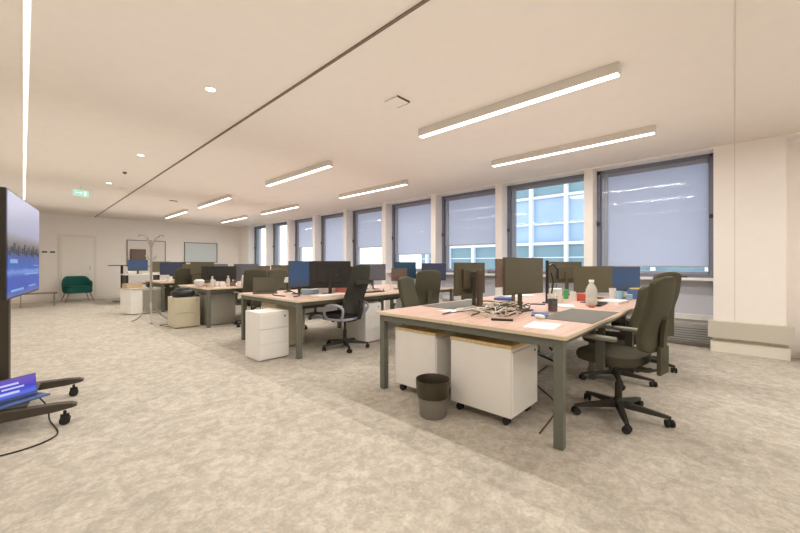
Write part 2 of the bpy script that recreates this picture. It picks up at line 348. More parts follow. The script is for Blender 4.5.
# ------------------------------------------------------------------ ceiling fittings
def linear(cx, cy, L, label):
    t = thing('linear_light', label, 'ceiling light', (cx, cy, H), 0, 'linear ceiling lights over the desks')
    MB().box(-.04, .04, -L/2, L/2, -.085, 0).build('housing', M['fixture'], t, bevel=.003)
    MB().box(-.034, .034, -L/2+.012, L/2-.012, -.091, -.085).build('diffuser', M['diff'], t)
    l = bpy.data.lights.new('tube_lamp', 'AREA'); l.shape = 'RECTANGLE'; l.size = .06; l.size_y = L-.03; l.energy = 38; l.color = (1, .965, .91)
    o = bpy.data.objects.new('tube_lamp', l); COL.objects.link(o); o.parent = t; o.location = (0, 0, -.094)
names = ['behind the camera', 'nearest the camera', 'second from the camera', 'third from the camera', 'farthest from the camera']
for i, cy in enumerate((-2.3, 1.72, 5.65, 9.6, 12.8)):
    linear(3.30, cy, 2.1, 'white linear ceiling light in the aisle-side row, '+names[i])
    linear(5.07, cy, 2.1, 'white linear ceiling light in the window-side row, '+names[i])
t = thing('led_strip_light', 'long recessed bright strip light running down the left of the ceiling', 'ceiling light', (.018, 4.6, H-.0005))
MB().box(-.022, .022, -8.4, 8.4, -.006, .0).build('surround', M['ceil'], t)
MB().box(-.013, .013, -8.35, 8.35, -.01, -.005).build('diffuser', M['led'], t)
for yy in (-5.5, -1.5, 2.5, 6.5):
    l = bpy.data.lights.new('strip_lamp', 'AREA'); l.shape = 'RECTANGLE'; l.size = .06; l.size_y = 3.8; l.energy = 24; l.color = (1, .97, .92)
    o = bpy.data.objects.new('strip_lamp', l); COL.objects.link(o); o.parent = t; o.location = (0, yy, -.014)
tag(MB().box(1.682, 1.702, -4.4, 15.98, H-.012, H).build('ceiling_track', M['track']), 'thin dark metal track running the length of the ceiling', 'track')
for i, (x, y, w) in enumerate(((1.19, 3.53, 'nearest'), (1.20, 6.42, 'middle'), (1.18, 9.1, 'farthest'))):
    t = thing('downlight', 'round recessed downlight left of the ceiling track, %s of three' % w, 'ceiling light', (x, y, H), 0, 'recessed downlights')
    MB().lathe([(.052, 0), (.052, -.006), (.04, -.006), (.04, 0)], 24, cap=False).build('trim_ring', M['whitei'], t, smooth=True)
    MB().lathe([(.04, -.003), (.0005, -.004)], 24).build('lens', M['spot'], t)
    l = bpy.data.lights.new('spot_lamp', 'SPOT'); l.energy = 18; l.spot_size = R(100); l.spot_blend = .8; l.shadow_soft_size = .04; l.color = (1, .97, .92)
    o = bpy.data.objects.new('spot_lamp', l); COL.objects.link(o); o.parent = t; o.location = (0, 0, -.03)
tag(MB().lathe([(.03, 0), (.03, -.02), (.012, -.035), (.0005, -.036)], 16, c=(1.23, 7.82, H)).build('smoke_detector', M['vent'], smooth=True), 'small dark sprinkler head on the ceiling between two downlights', 'sprinkler')
for x, y, lab in ((2.55, 2.44, 'square ceiling access plate with dark gap, near the front lights'), (2.63, 10.5, 'square ceiling access plate far down the room beside the track')):
    t = thing('ceiling_plate', lab, 'ceiling plate', (x, y, H), 0, 'square ceiling plates'); t.scale = (.8, .8, 1)
    MB().at(rx=0).box(-.11, .11, -.11, .11, -.016, -.010).build('plate', M['ceil'], t)
    v = MB(); v.box(-.11, .11, -.113, -.105, -.017, 0); v.box(.105, .113, -.11, .11, -.017, 0); v.build('shadow_gap', M['vent'], t)
    w = MB(); w.box(-.10, .10, -.10, .10, -.010, 0); w.build('neck', M['fixture'], t)
t = thing('exit_sign', 'glowing pale green exit sign hanging from the ceiling', 'exit sign', (.80, 9.6, 2.62), R(20)); t.scale = (.62, 1, .7)
MB().box(-.2, .2, -.02, .02, -.08, .10).build('panel', M['exitg'], t, bevel=.004)
v = MB(); v.box(-.16, -.02, -.024, -.02, .005, .025); v.at((-.02, -.022, .015), 0).loft([[(0, -.002, -.035), (0, -.002, .035), (.05, -.002, 0)], [(0, .002, -.035), (0, .002, .035), (.05, .002, 0)]])
v.at().box(.07, .13, -.024, -.02, -.05, .07); v.build('arrow_mark', M['exitm'], t)
MB().box(-.01, .01, -.008, .008, .10, .20).build('hanger', M['fixture'], t)

# ------------------------------------------------------------------ far wall fittings
d = struct(MB().box(.87, 1.66, Y1-.035, Y1-.012, .0, 2.1).build('door_1', M['door'], bevel=.005))
struct(MB().box(.80, .87, Y1-.03, Y1-.0, 0, 2.17).box(1.66, 1.73, Y1-.03, Y1, 0, 2.17).box(.87, 1.66, Y1-.03, Y1, 2.1, 2.17).build('trim_5', M['skirt']))
MB().box(1.56, 1.58, Y1-.07, Y1-.035, 1.0, 1.12).build('door_handle', M['chrome'], d)
t = thing('switch_plate', 'white wall plate with two dark switches beside the far door', 'switch', (.56, Y1, 1.56))
MB().box(-.20, .20, -.014, 0, -.07, .10).build('plate', M['whitei'], t, bevel=.003)
for sx in (-.09, .09): MB().box(sx-.06, sx+.06, -.02, -.014, .0, .05).build('switch', M['latch'], t)
def board(cx, w, z0, z1, face, label, y=Y1):
    t = thing('whiteboard', label, 'whiteboard', (cx, y, z0)); h = z1-z0
    MB().box(-w/2+.02, w/2-.02, -.03, -.005, .02, h-.02).build('board_face', M[face], t)
    f = MB(); f.box(-w/2, -w/2+.025, -.04, 0, 0, h); f.box(w/2-.025, w/2, -.04, 0, 0, h); f.box(-w/2+.025, w/2-.025, -.04, 0, 0, .025); f.box(-w/2+.025, w/2-.025, -.04, 0, h-.025, h)
    f.build('frame', M['wbf'], t)
    MB().box(-w/2+.2, w/2-.2, -.09, -.04, 0, .015).build('pen_tray', M['wbf'], t)
board(3.17, 1.2, 1.1, 2.08, 'wbc', 'dark-framed board on the far wall behind the coat stand')
board(5.03, 1.24, 1.26, 2.07, 'wb', 'pale blue-grey whiteboard on the far wall right of the coat stand')
t = thing('wall_screen', 'small dark display mounted in front of the left framed board', 'screen', (2.90, Y1-.045, 1.48))
MB().box(-.23, .23, -.05, -.01, -.16, .26).build('casing', M['casing2'], t, bevel=.006)
MB().box(-.21, .21, -.054, -.05, -.14, .24).build('display', M['brown'], t)

# ------------------------------------------------------------------ sofa, coffee table
t = thing('armchair', 'wide dark green armchair on slim splayed legs by the far door', 'armchair', (1.20, 15.3, 0), R(8)); t.scale = (.70, .9, 1)
MB().slab(.47, .34, .28, .44, e=5, soft=.05).build('seat', M['green_sofa'], t, smooth=True)
rows = []
for i in range(8):
    v = i/7; z = .36+.46*v; row = []
    for j in range(15):
        a = PI*(-.08+1.16*j/14); hx = .50+.03*v
        zz = z - (.20*v if abs(math.cos(a)) > .8 else .04*v*abs(math.cos(a)))
        row.append((-math.cos(a)*hx*(1 if abs(math.cos(a)) < .97 else 1), (.02+.30*math.sin(a))-.0+.05*v*math.sin(a), zz))
    rows.append(row)
w = MB()
F = [[Vector(p) for p in r] for r in rows]
rings = []
w2 = MB()
for j in range(15):
    a = PI*(-.08+1.16*j/14); nrm = Vector((-math.cos(a), math.sin(a), 0)); th = .085
    top = .82 if .2 < j/14 < .8 else .66
    if abs(j-3) < .5 or abs(j-11) < .5: top = .76
    c = Vector((-math.cos(a)*.47, .02+.30*math.sin(a), 0))
    inn = c-nrm*.02; out = c+nrm*th*.6
    rings.append([(inn.x, inn.y, .30), (out.x, out.y, .30), (out.x+nrm.x*.03, out.y+nrm.y*.04, top-.03), (c.x+nrm.x*.04, c.y+nrm.y*.04, top), (inn.x+nrm.x*.01, inn.y+nrm.y*.01, top-.03)])
w2.loft(rings).build('backrest', M['green_sofa'], t, smooth=True, subsurf=1)
for sx in (0,): MB().slab(.40, .24, .43, .50, c=(sx, -.07), e=5, soft=.03).build('cushion', M['green_sofa'], t, smooth=True)
for sx in (-1, 1):
    for sy in (-1, 1): MB().tube([(sx*.36, sy*.22, .30), (sx*.50, sy*.32, 0)], [.022, .014]).build('leg', M['sofaleg'], t, smooth=True)
for sy in (-1, 1): MB().cyl((-.44, sy*.29, .06), (.44, sy*.29, .06), .008).build('stretcher', M['sofaleg'], t)
t = thing('coffee_table', 'low slim coffee table with thin wire legs left of the green armchair', 'table', (.38, 14.3, 0), 0)
MB().box(-.48, .30, -.22, .22, .36, .385).build('table_top', M['coffee'], t, bevel=.004)
for x in (-.42, .24):
    for y in (-.18, .18): MB().cyl((x, y, 0), (x, y, .36), .010).build('leg', M['thin'], t)
for x in (-.42, .24): MB().cyl((x, -.18, .02), (x, .18, .02), .008).build('foot_rail', M['thin'], t)

# ------------------------------------------------------------------ TV on its trolley
TZ = R(82)
t = thing('television', 'large flat television showing a blue picture, on the left trolley stand', 'television', (.012, 3.9, .97), TZ)
MB().box(-.6, .6, 0, .055, 0, .71).build('casing', M['tvback'], t, bevel=.006)
MB().box(-.588, .588, -.004, 0, .014, .698).build('display', M['tvscreen'], t)
ph = MB(); 
for (a, b, z0, z1) in ((-.05, .50, .150, .160), (-.50, -.10, .045, .060), (.10, .40, .055, .065), (.30, .50, .215, .222), (-.52, -.30, .235, .262)): ph.box(a, b, -.0055, -.004, z0, z1)
ph.build('picture_highlight', emis('pale_blue_picture', (150, 186, 236), .9), t)
pd = MB()
for i in range(16):
    a = -.56+.07*i; pd.box(a, a+.05, -.0055, -.004, .285+.008*((i*3) % 4), .315+.014*((i*7) % 5))
pd.build('picture_shadow', mat('dark_picture', (40, 46, 66), .4), t)
MB().box(-.2, .2, .055, .075, .12, .6).build('mount_plate', M['stand'], t)
t = thing('tv_stand', 'dark metal trolley stand with two long feet on castors holding the television', 'tv stand', (-.07, 4.07, 0), TZ)
# local x runs along the screen, local -y points into the room
MB().box(-.035, .035, .0, .07, .15, 1.50).build('column', M['stand'], t, bevel=.004)
MB().box(-.40, .40, .0, .08, .11, .17).build('cross_bar', M['stand'], t, bevel=.006)
MB().box(-.07, .07, -.044, .0, 1.2, 1.45).build('bracket', M['stand'], t, bevel=.004)
MB().box(-.355, .30, -.14, .26, .168, .184).build('shelf', M['stand'], t, bevel=.003)
for sx in (-1, 1):
    f = MB(); x = sx*.365
    f.loft([[(x-.035, y, .09+.01*q), (x+.035, y, .09+.01*q), (x+.035, y, z), (x-.035, y, z)] for q, (y, z) in enumerate(((.42, .15), (.05, .175), (-.30, .165), (-.38, .155), (-.41, .14)))])
    lg = f.build('leg', M['stand'], t, bevel=.008)
    for y in (-.34, .36):
        c = MB(); c.cyl((x-.028, y, .032), (x-.008, y, .032), .032, 16); c.cyl((x+.008, y, .032), (x+.028, y, .032), .032, 16); c.box(x-.012, x+.012, y-.025, y+.025, .03, .075); c.cyl((x, y, .06), (x, y, .1), .01, 8)
        c.build('caster', M['rubber'], lg, smooth=True)

def laptop(loc, rz, w, scr, body, label, lean=15, group=None, dp=.24, hh=.235):
    t = thing('laptop', label, 'laptop', loc, rz, group)
    MB().box(-w/2, w/2, -dp/2, dp/2, 0, .016).build('keyboard_base', M[body], t, bevel=.004)
    MB().box(-w/2+.02, w/2-.02, -.02, dp/2-.03, .016, .018).build('keys', M['blackitem'], t)
    a = R(-lean)
    MB().at((0, dp/2-.003, .016), 0, a).box(-w/2, w/2, 0, .008, 0, hh).build('lid', M[body], t, bevel=.002)
    MB().at((0, dp/2-.003, .016), 0, a).box(-w/2+.008, w/2-.008, -.002, 0, .012, hh-.008).build('display', M[scr], t)
    return t
lt = laptop((-.07, 3.81, .1845), R(30), .42, 'lapscreen', 'bluei', 'open laptop with glowing purple-blue screen resting on the television stand', 8, dp=.14, hh=.15)
s = MB(); 
for (a, b, z0, z1) in ((-.15, .10, .098, .112), (-.12, -.02, .070, .082), (.0, .13, .070, .082), (-.16, .10, .035, .052)):
    s.at((0, .067, .016), 0, R(-8)).box(a, b, -.004, -.002, z0, z1)
s.build('picture_text', emis('pale_text', (200, 208, 250), 1.), lt)
tag(MB().tube(smoothpath([(.08, 3.86, .19), (.13, 3.84, .1), (.14, 3.80, .01), (.17, 3.52, .006), (.13, 3.4, .006), (0, 3.33, .006), (-.2, 3.35, .006), (-.5, 3.5, .006)]), .005, 6).build('power_cable', M['cablek'], smooth=True), 'thin dark cable looping on the carpet below the television stand', 'cable')

# ------------------------------------------------------------------ office furniture
def bench(Y, k, label, worn):
    t = thing('bench_desk', label, 'desk', (2.37, Y, 0), 0, 'four-seat bench desks with pinkish wooden tops')
    L = 3.40; D = 1.70
    st = M['steel']
    for i in range(2):
        for j in range(2):
            x0 = -.03+i*(L/2+.015); x1 = x0+L/2+.0; y0 = -.03+j*(D/2+.035); y1 = y0+D/2+.025
            tp = MB().box(x0, x1, y0, y1, .715, .74).build('tabletop', M['edge'], t, bevel=.003)
            MB().box(x0+.004, x1-.004, y0+.004, y1-.004, .7395, .7415).build('laminate', M['top'], tp)
    f = MB()
    for x in (0, L-.06): f.box(x, x+.05, .06, D-.06, .655, .714)
    for y in (.02, D-.07): f.box(.06, L-.06, y, y+.04, .665, .714)
    f.box(.06, L-.06, D/2-.03, D/2+.03, .655, .714)
    f.build('frame', st, t, bevel=.003)
    for x in (0, L-.06):
        for y in (0, D-.06):
            lg = MB().box(x, x+.06, y, y+.06, .0, .714).build('leg', st, t, bevel=.004)
            MB().box(x-.004, x+.064, y-.004, y+.064, .245, .252).build('joint', M['gap'], lg)
    for y in (.25, D-.31): MB().box(L/2-.02, L/2+.04, y, y+.06, 0, .714).build('leg', st, t, bevel=.004)
    c = MB(); c.box(.4, L-.3, D/2-.16, D/2+.16, .53, .54); c.box(.4, L-.3, D/2-.16, D/2-.15, .54, .60); c.box(.4, L-.3, D/2+.15, D/2+.16, .54, .60)
    for x in (.5, 1.4, 2.2, 3.0): c.box(x, x+.03, D/2-.02, D/2+.02, .54, .655)
    c.build('cable_tray', M['steel2'], t)
    return t
bench(.80, 0, 'long four-seat bench desk nearest the camera with cable tangle on top', 0)
bench(3.99, 1, 'second bench desk from the camera, behind the nearest one', 0)
bench(7.18, 2, 'third bench desk from the camera, crowded with bottles and cups', 0)
bench(10.37, 3, 'fourth bench desk, far end by the coat stand', 0)

def pedestal(x0, x1, y0, y1, z1, body, label, top=None, drawers=3, face='-x', casters=True, z0=.07, rz=0):
    cx, cy = (x0+x1)/2, (y0+y1)/2; hx, hy = (x1-x0)/2, (y1-y0)/2
    t = thing('drawer_pedestal', label, 'cabinet', (cx, cy, 0), rz, 'drawer pedestals')
    zt = z1-.03 if top else z1
    MB().box(-hx, hx, -hy, hy, z0, zt).build('body', M[body], t, bevel=.004)
    if top: MB().box(-hx-.004, hx+.004, -hy-.004, hy+.004, zt, z1, bev=.008).build('top_cushion', M[top], t)
    h = (zt-z0-.03)
    for q in range(drawers):
        a = z0+.012+h*q/drawers; b = z0+.012+h*(q+1)/drawers-.006
        dm = MB()
        if face == '-x': dm.box(-hx-.012, -hx, -hy+.006, hy-.006, a, b)
        else: dm.box(-hx+.006, hx-.006, -hy-.012, -hy, a, b)
        dr = dm.build('drawer', M[body], t, bevel=.002)
        if q == drawers-1:
            k = MB()
            if face == '-x': k.cyl((-hx-.016, hy-.06, b-.04), (-hx-.012, hy-.06, b-.04), .011, 10)
            else: k.cyl((hx-.06, -hy-.016, b-.04), (hx-.06, -hy-.012, b-.04), .011, 10)
            k.build('lock', M['latch'], dr)
    if casters:
        for sx in (-1, 1):
            for sy in (-1, 1):
                px, py = sx*(hx-.05), sy*(hy-.06)
                c = MB(); c.cyl((px-.022, py, .027), (px-.006, py, .027), .027, 14); c.cyl((px+.006, py, .027), (px+.022, py, .027), .027, 14); c.box(px-.015, px+.015, py-.02, py+.02, .03, .07)
                c.build('caster', M['rubber'], t, smooth=True)
    return t
pedestal(2.43, 2.88, 1.18, 1.71, .605, 'white', 'white pedestal with wooden top under the nearest desk, right behind the bin', 'beech', drawers=1, face='-y')
pedestal(2.44, 2.88, 1.88, 2.36, .605, 'white', 'white pedestal with wooden top under the nearest desk, left of the bin', 'beech', drawers=1, face='-y')
pedestal(1.97, 2.368, 4.22, 4.60, .60, 'white', 'white drawer pedestal standing out from the end of the second desk', None, 3, '-y', False, .01)
pedestal(2.46, 2.92, 4.72, 5.18, .63, 'cream', 'cream pedestal tucked under the end of the second desk', 'cush', 2, '-x', False, .01)
pedestal(3.53, 3.86, 4.05, 4.55, .60, 'white', 'white pedestal with round lock under the second desk behind the mesh chair', None, 3, '-y', False, .01)
pedestal(1.92, 2.34, 7.50, 7.98, .57, 'cream', 'cream drawer pedestal beside the end of the third desk, black bag on top', None, 2, '-y', False, .01)
pedestal(2.45, 2.97, 7.40, 7.90, .655, 'grey', 'grey pedestal under the third desk, next to the cream one', None, 1, '-y', False, .01)
pedestal(2.45, 2.90, 10.6, 11.2, .65, 'dgrey', 'dark grey pedestal under the end of the fourth desk', None, 1, '-y', False, .01)
pedestal(5.1, 5.6, 4.15, 4.6, .60, 'white', 'white pedestal under the window end of the second desk', None, 3, '-y', False, .01)
# tambour cabinet by the fourth desk; lit and shaded sides coloured white and grey
t = thing('tambour_cabinet', 'low pale cabinet with ribbed front painted in shade grey, before the coat stand', 'cabinet', (1.86, 10.72, 0), R(14))
MB().box(-.24, .50, -.42, .10, .02, .60).build('body', M['white'], t, bevel=.005)
g = MB()
for i in range(14): g.box(.0+.034*i, .0+.034*i+.028, -.43, -.42, .05, .57)
g.build('tambour_door', M['grey'], t)
MB().box(-.26, .52, -.44, .12, .60, .62).build('cabinet_top', M['cream'], t, bevel=.003)
tag(MB().at((1.80, 10.75, .62), R(15)).box(-.13, .22, -.12, .12, 0, .10, bev=.01).build('cardboard_box', M['tan']), 'tan box on top of the ribbed-front cabinet', 'box')
tag(MB().at((2.15, 10.50, .62)).lathe([(.06, 0), (.07, .03), (.05, .11), (.03, .13)], 14).build('black_pot', M['blackitem'], smooth=True), 'small black pot on the ribbed-front cabinet', 'pot')

# bin
t = thing('waste_bin', 'round grey waste bin with dark liner in front of the desk pedestals', 'bin', (2.235, 1.745, 0))
MB().lathe([(.103, 0), (.106, .01), (.122, .165), (.116, .165), (.10, .012), (.0005, .012)], 28).build('bin_body', M['bin'], t, smooth=True)
MB().lathe([(.125, .155), (.131, .20), (.137, .282), (.134, .29), (.127, .282), (.118, .16), (.105, .05), (.0005, .045)], 28, cap=False).build('bin_liner', M['binbag'], t, smooth=True)
w = MB()
for i in range(9):
    a = i*2.4; rr = .05*(i % 3)/2; w.at((rr*math.cos(a), rr*math.sin(a), .06+.012*i), a, .4*i).box(-.035, .035, -.03, .03, -.015, .02, bev=.008)
w.build('crumpled_rubbish', M['paper'], t)

# chairs --------------------------------------------------------------
def chair_base(t, bm_, rot=0, hz=.40):
    b = MB(); b.lathe([(.035, .07), (.045, .085), (.04, .125), (.03, .14)], 16)
    for k in range(5):
        a = rot+k*2*PI/5; c, s = math.cos(a), math.sin(a)
        def q(r, w, z0, z1): return [(r*c-w*s, r*s+w*c, z0), (r*c+w*s, r*s-w*c, z0), (r*c+w*s*.7, r*s-w*c*.7, z1), (r*c-w*s*.7, r*s+w*c*.7, z1)]
        b.loft([q(.02, .028, .075, .125), q(.17, .024, .068, .105), q(.30, .018, .062, .085), q(.335, .016, .062, .078)])
    bo = b.build('base', M[bm_], t, smooth=True)
    for k in range(5):
        a = rot+k*2*PI/5; x, y = .325*math.cos(a), .325*math.sin(a)
        c = MB().at((x, y, 0), a+.7+k)
        c.cyl((-.026, 0, .028), (-.007, 0, .028), .028, 14); c.cyl((.007, 0, .028), (.026, 0, .028), .028, 14); c.cyl((-.007, 0, .028), (.007, 0, .028), .012, 8); c.cyl((0, 0, .035), (0, 0, .066), .008, 8)
        c.build('caster', M['rubber'], bo, smooth=True)
    MB().lathe([(.026, .12), (.026, .26), (.015, .262), (.015, hz)], 14).build('gas_column', M['cbase'], t, smooth=True)
def back_rows(W, z0, z1, y0, lean, lumb, wrap=.035, n=13, m=11, pw=9.):
    rows = []
    for i in range(n):
        v = i/(n-1); z = z0+(z1-z0)*v
        u_ = abs(2*v-1); wv = W*(1-u_**pw*.15)*(1-.05*v)
        yc = y0-lean*v+lumb*math.exp(-((v-.25)/.22)**2)
        row = []
        for j in range(m):
            s_ = -1+2*j/(m-1)
            zz = z - (.03 if i == n-1 else 0)*abs(s_)**3+(.03 if i == 0 else 0)*abs(s_)**3
            row.append((s_*wv/2, yc+wrap*s_*s_, zz))
        rows.append(row)
    return rows
def task_chair(label, loc, rz, baserot=0, arms=True):
    t = thing('office_chair', label, 'chair', loc, rz, 'dark office task chairs')
    chair_base(t, 'cbase', baserot)
    mech = MB(); mech.box(-.10, .10, -.14, .12, .385, .43, bev=.008); mech.box(-.2, .2, -.02, .04, .405, .43); mech.build('tilt_mechanism', M['cbase'], t)
    MB().slab(.245, .235, .43, .515, c=(0, .04), e=3.4, soft=.035, dome=-.008).build('seat', M['seat'], t, smooth=True)
    MB().sheet(back_rows(.45, .55, 1.115, -.235, .07, .035), .055).build('backrest', M['chair'], t, smooth=True, subsurf=1)
    j = MB(); 
    pts = smoothpath([(0, -.08, .405), (0, -.22, .405), (0, -.295, .46), (0, -.297, .62), (0, -.312, .80)], 5)
    j.loft([[(p.x-.035, p.y, p.z-.012), (p.x+.035, p.y, p.z-.012), (p.x+.035, p.y+.012, p.z+.012), (p.x-.035, p.y+.012, p.z+.012)] if k < 6 else [(p.x-.035, p.y-.013, p.z), (p.x+.035, p.y-.013, p.z), (p.x+.035, p.y+.013, p.z), (p.x-.035, p.y+.013, p.z)] for k, p in enumerate(pts)])
    j.box(-.09, .09, -.310, -.280, .40, .60, bev=.012)
    j.build('back_support', M['chair'], t)
    if arms:
        for s in (-1, 1):
            a = MB(); a.box(s*.275-.018, s*.275+.018, -.01, .05, .42, .635, bev=.006); a.box(min(s*.18, s*.28), max(s*.18, s*.28), -.01, .05, .405, .425)
            ar = a.build('armrest', M['arm'], t)
            MB().slab(.042, .125, .632, .662, c=(s*.275, .03), e=3, soft=.012).build('arm_pad', M['armpad'], ar, smooth=True)
    return t
chA = task_chair('dark office chair with arms nearest the camera, at the right corner of the near desk', (3.24, .67, 0), R(-9), R(57+9))
def ch(loc, rz, lab): return dup(chA, loc, rz, lab)
ch((4.2, .90, 0), R(-8), 'dark office chair half hidden directly behind the nearest chair, under the near desk').scale = (1, 1, .9)
ch((5.0, .80, 0), R(-26), 'dark office chair farthest right, beside the window wall behind the nearest chair')
ch((4.95, 2.90, 0), R(172), 'dark office chair on the window-side far edge of the near desk, behind the left monitor')
ch((3.56, 2.88, 0), R(196), 'dark office chair pushed in at the far side of the near desk, under its top').scale = (1, 1, .93)
ch((4.30, 3.62, 0), R(-22), 'dark office chair with square back between the first and second desks')
ch((3.30, 5.92, 0), R(186), 'dark office chair on the far side of the second desk, behind its big monitor')
ch((4.7, 5.95, 0), R(170), 'dark office chair far side of the second desk toward the windows')
ch((3.10, 6.95, 0), R(-10), 'dark office chair at the near side of the third desk')
ch((4.5, 6.85, 0), R(6), 'dark office chair at the third desk toward the windows')
ch((2.95, 9.15, 0), R(175), 'dark office chair on the far side of the third desk')
ch((2.75, 9.95, 0), R(-12), 'dark office chair at the aisle end of the fourth desk, behind the third')
ch((3.55, 9.9, 0), R(10), 'dark office chair second along the fourth desk')
ch((4.5, 9.9, 0), R(-10), 'dark office chair third along the fourth desk')
ch((4.4, 9.1, 0), R(190), 'dark office chair on the far side of the third desk, nearer the windows')
ch((3.3, 12.3, 0), R(185), 'dark office chair on the far side of the fourth desk')

t = thing('mesh_chair', 'black high-backed mesh chair with pale grey arms at the second desk', 'chair', (3.16, 4.06, 0), R(12))
chair_base(t, 'cbase', R(15))
MB().box(-.1, .1, -.14, .12, .385, .42, bev=.008).build('tilt_mechanism', M['cbase'], t)
MB().slab(.24, .235, .44, .51, c=(0, .06), e=3.4, soft=.03).build('seat', M['darkseat'], t, smooth=True)
MB().slab(.25, .245, .415, .447, c=(0, .05), e=3.4, soft=.012).build('seat_shell', M['lilac'], t, smooth=True)
MB().sheet(back_rows(.47, .50, 1.20, -.20, .14, .05, .05, pw=3), .03).build('backrest', M['mesh'], t, smooth=True, subsurf=1)
f = MB(); f.loft([[(-.03, y-.012, z), (.03, y-.012, z), (.03, y+.012, z), (-.03, y+.012, z)] for y, z in ((-.10, .41), (-.25, .43), (-.29, .55), (-.285, .70))])
f.build('back_support', M['cbase'], t)
MB().box(-.16, .16, -.352, -.325, .92, .98, bev=.01).build('back_crossbar', M['mesh'], t)
for s in (-1, 1):
    MB().tube(smoothpath([(s*.22, .12, .43), (s*.29, .12, .50), (s*.30, .08, .62), (s*.30, -.08, .64), (s*.29, -.20, .60), (s*.25, -.17, .50), (s*.2, -.10, .43)], 5), .018, 8).build('armrest', M['lilac'], t, smooth=True)
    

# monitors --------------------------------------------------------------
def monitor(x, y, rz, w, h, z1, scr, label, casing='casing', z0=.742, neck_w=.05, foot=True, neck_m=None, grp='desktop monitors on the bench desks'):
    t = thing('monitor', label, 'monitor', (x, y, z0), R(rz), grp)
    zt = z1-z0; zb = zt-h
    MB().box(-w/2, w/2, -.012, .012, zb, zt, bev=.003).build('casing', M[casing], t)
    MB().box(-w/2*.6, w/2*.6, .012, .034, zb+h*.2, zb+h*.8, bev=.006).build('rear_housing', M[casing], t)
    MB().box(-w/2+.008, w/2-.008, -.0135, -.012, zb+.014, zt-.008).build('display', M[scr], t)
    MB().box(-neck_w/2, neck_w/2, .034, .055, .008, zb+h*.55).build('neck', M[neck_m or casing], t, bevel=.003)
    MB().slab(.12, .085, 0, .01, c=(0, .03), e=4, soft=.004).build('foot', M[neck_m or casing], t)
    return t
# near desk
m = monitor(3.17, 1.99, 180, .56, .33, 1.215, 'scrd', 'olive-backed monitor on a tall brown column, left on the near desk')
MB().box(-.045, .045, .10, .125, 0, .40).box(-.03, .03, .03, .105, .34, .38).build('column', M['neckb'], m, bevel=.003)
monitor(3.36, 1.50, -12, .60, .355, 1.262, 'scr', 'large dark olive monitor in the middle of the near desk')
monitor(3.99, 1.95, 172, .56, .33, 1.26, 'scrd', 'dark brown monitor partly hidden behind the large middle monitor', 'brown')
monitor(5.22, 1.36, -42, .56, .35, 1.17, 'scr', 'wide olive monitor behind the plastic bottle on the near desk')
monitor(5.50, 1.08, -50, .42, .33, 1.165, 'blue', 'blue-lit monitor at the window end of the near desk')
monitor(5.55, 1.84, 140, .52, .32, 1.235, 'scrd', 'pale olive monitor back showing above the wide one on the near desk')
# second desk
m = monitor(3.22, 4.50, 145, .62, .41, 1.245, 'scrd', 'large black monitor back with small white mark on the second desk', 'casing2')
MB().at((-.10, .036, .29), 0).lathe([(.014, -.0), (.0005, .001)], 10).build('white_mark', M['whitei'], m)
monitor(2.90, 4.84, -30, .33, .40, 1.245, 'blue', 'blue-lit monitor left of the large black one on the second desk')
monitor(4.38, 4.80, -25, .48, .30, 1.20, 'scrg', 'grey-blue monitor behind the mesh chair on the second desk')
monitor(4.78, 4.52, 150, .30, .24, 1.12, 'scrd', 'brown-backed small monitor with pale dot on the second desk', 'brown')
monitor(5.30, 4.85, -30, .46, .34, 1.24, 'teal', 'teal-lit monitor on the second desk toward the windows', 'casing2')
monitor(5.56, 4.32, -35, .50, .34, 1.215, 'navy', 'dark navy monitor at the window end of the second desk', 'casing2')
monitor(3.75, 4.95, 175, .50, .32, 1.16, 'scrd', 'dark monitor behind the large black one on the second desk', 'casing2')
# third desk
monitor(2.62, 8.25, -20, .44, .27, 1.24, 'scr', 'olive monitor on the aisle end of the third desk')
m = monitor(2.85, 7.95, 158, .66, .29, 1.155, 'scrd', 'wide black monitor back among the cups on the third desk', 'casing2')
monitor(3.42, 7.95, -22, .50, .40, 1.20, 'scrg', 'grey monitor beside the wide black one on the third desk')
monitor(3.80, 8.05, 155, .42, .34, 1.16, 'scrd', 'brown-grey monitor back on the third desk, middle', 'brown')
monitor(4.28, 7.95, -25, .48, .38, 1.175, 'scr', 'olive screen on the third desk right of middle')
monitor(4.95, 8.1, -20, .5, .33, 1.18, 'scrg', 'grey screen on the third desk toward the windows')
# fourth desk
monitor(2.72, 11.0, -20, .5, .33, 1.24, 'navy', 'dark blue monitor on the aisle end of the fourth desk', 'casing2')
monitor(3.28, 11.1, -20, .52, .33, 1.2, 'scr', 'olive monitor second along the fourth desk')
monitor(3.95, 11.1, -20, .52, .33, 1.2, 'scrg', 'grey monitor third along the fourth desk')
monitor(4.65, 11.1, 190, .52, .33, 1.18, 'scrd', 'dark monitor back on the fourth desk toward the windows', 'casing2')

# sit-stand desk at the far left with monitors
t = thing('standing_desk', 'raised white desk with black shelves below, behind the coat stand', 'desk', (2.55, 13.6, 0))
MB().box(-.48, 1.3, -.4, .4, .86, .89).build('tabletop', M['white'], t, bevel=.004)
for x in (-.42, .38, 1.22):
    MB().box(x, x+.05, -.3, .3, 0, .86).build('leg', M['blackitem'], t, bevel=.004)
for z in (.3, .58): MB().box(-.37, .38, -.28, .28, z, z+.02).build('shelf', M['blackitem'], t)
monitor(2.45, 13.5, -8, .50, .34, 1.33, 'blue', 'blue-lit monitor on the raised far desk left of the coat stand', z0=.89)
monitor(3.10, 13.6, -8, .55, .34, 1.28, 'scr', 'olive monitor on the raised far desk behind the coat stand', z0=.89)
monitor(3.6, 13.6, -8, .40, .34, 1.27, 'scrd', 'dark monitor at the right end of the raised far desk', z0=.89)
t = thing('bar_table', 'tall slim black bar table at the far left of the desks', 'table', (2.18, 14.35, 0))
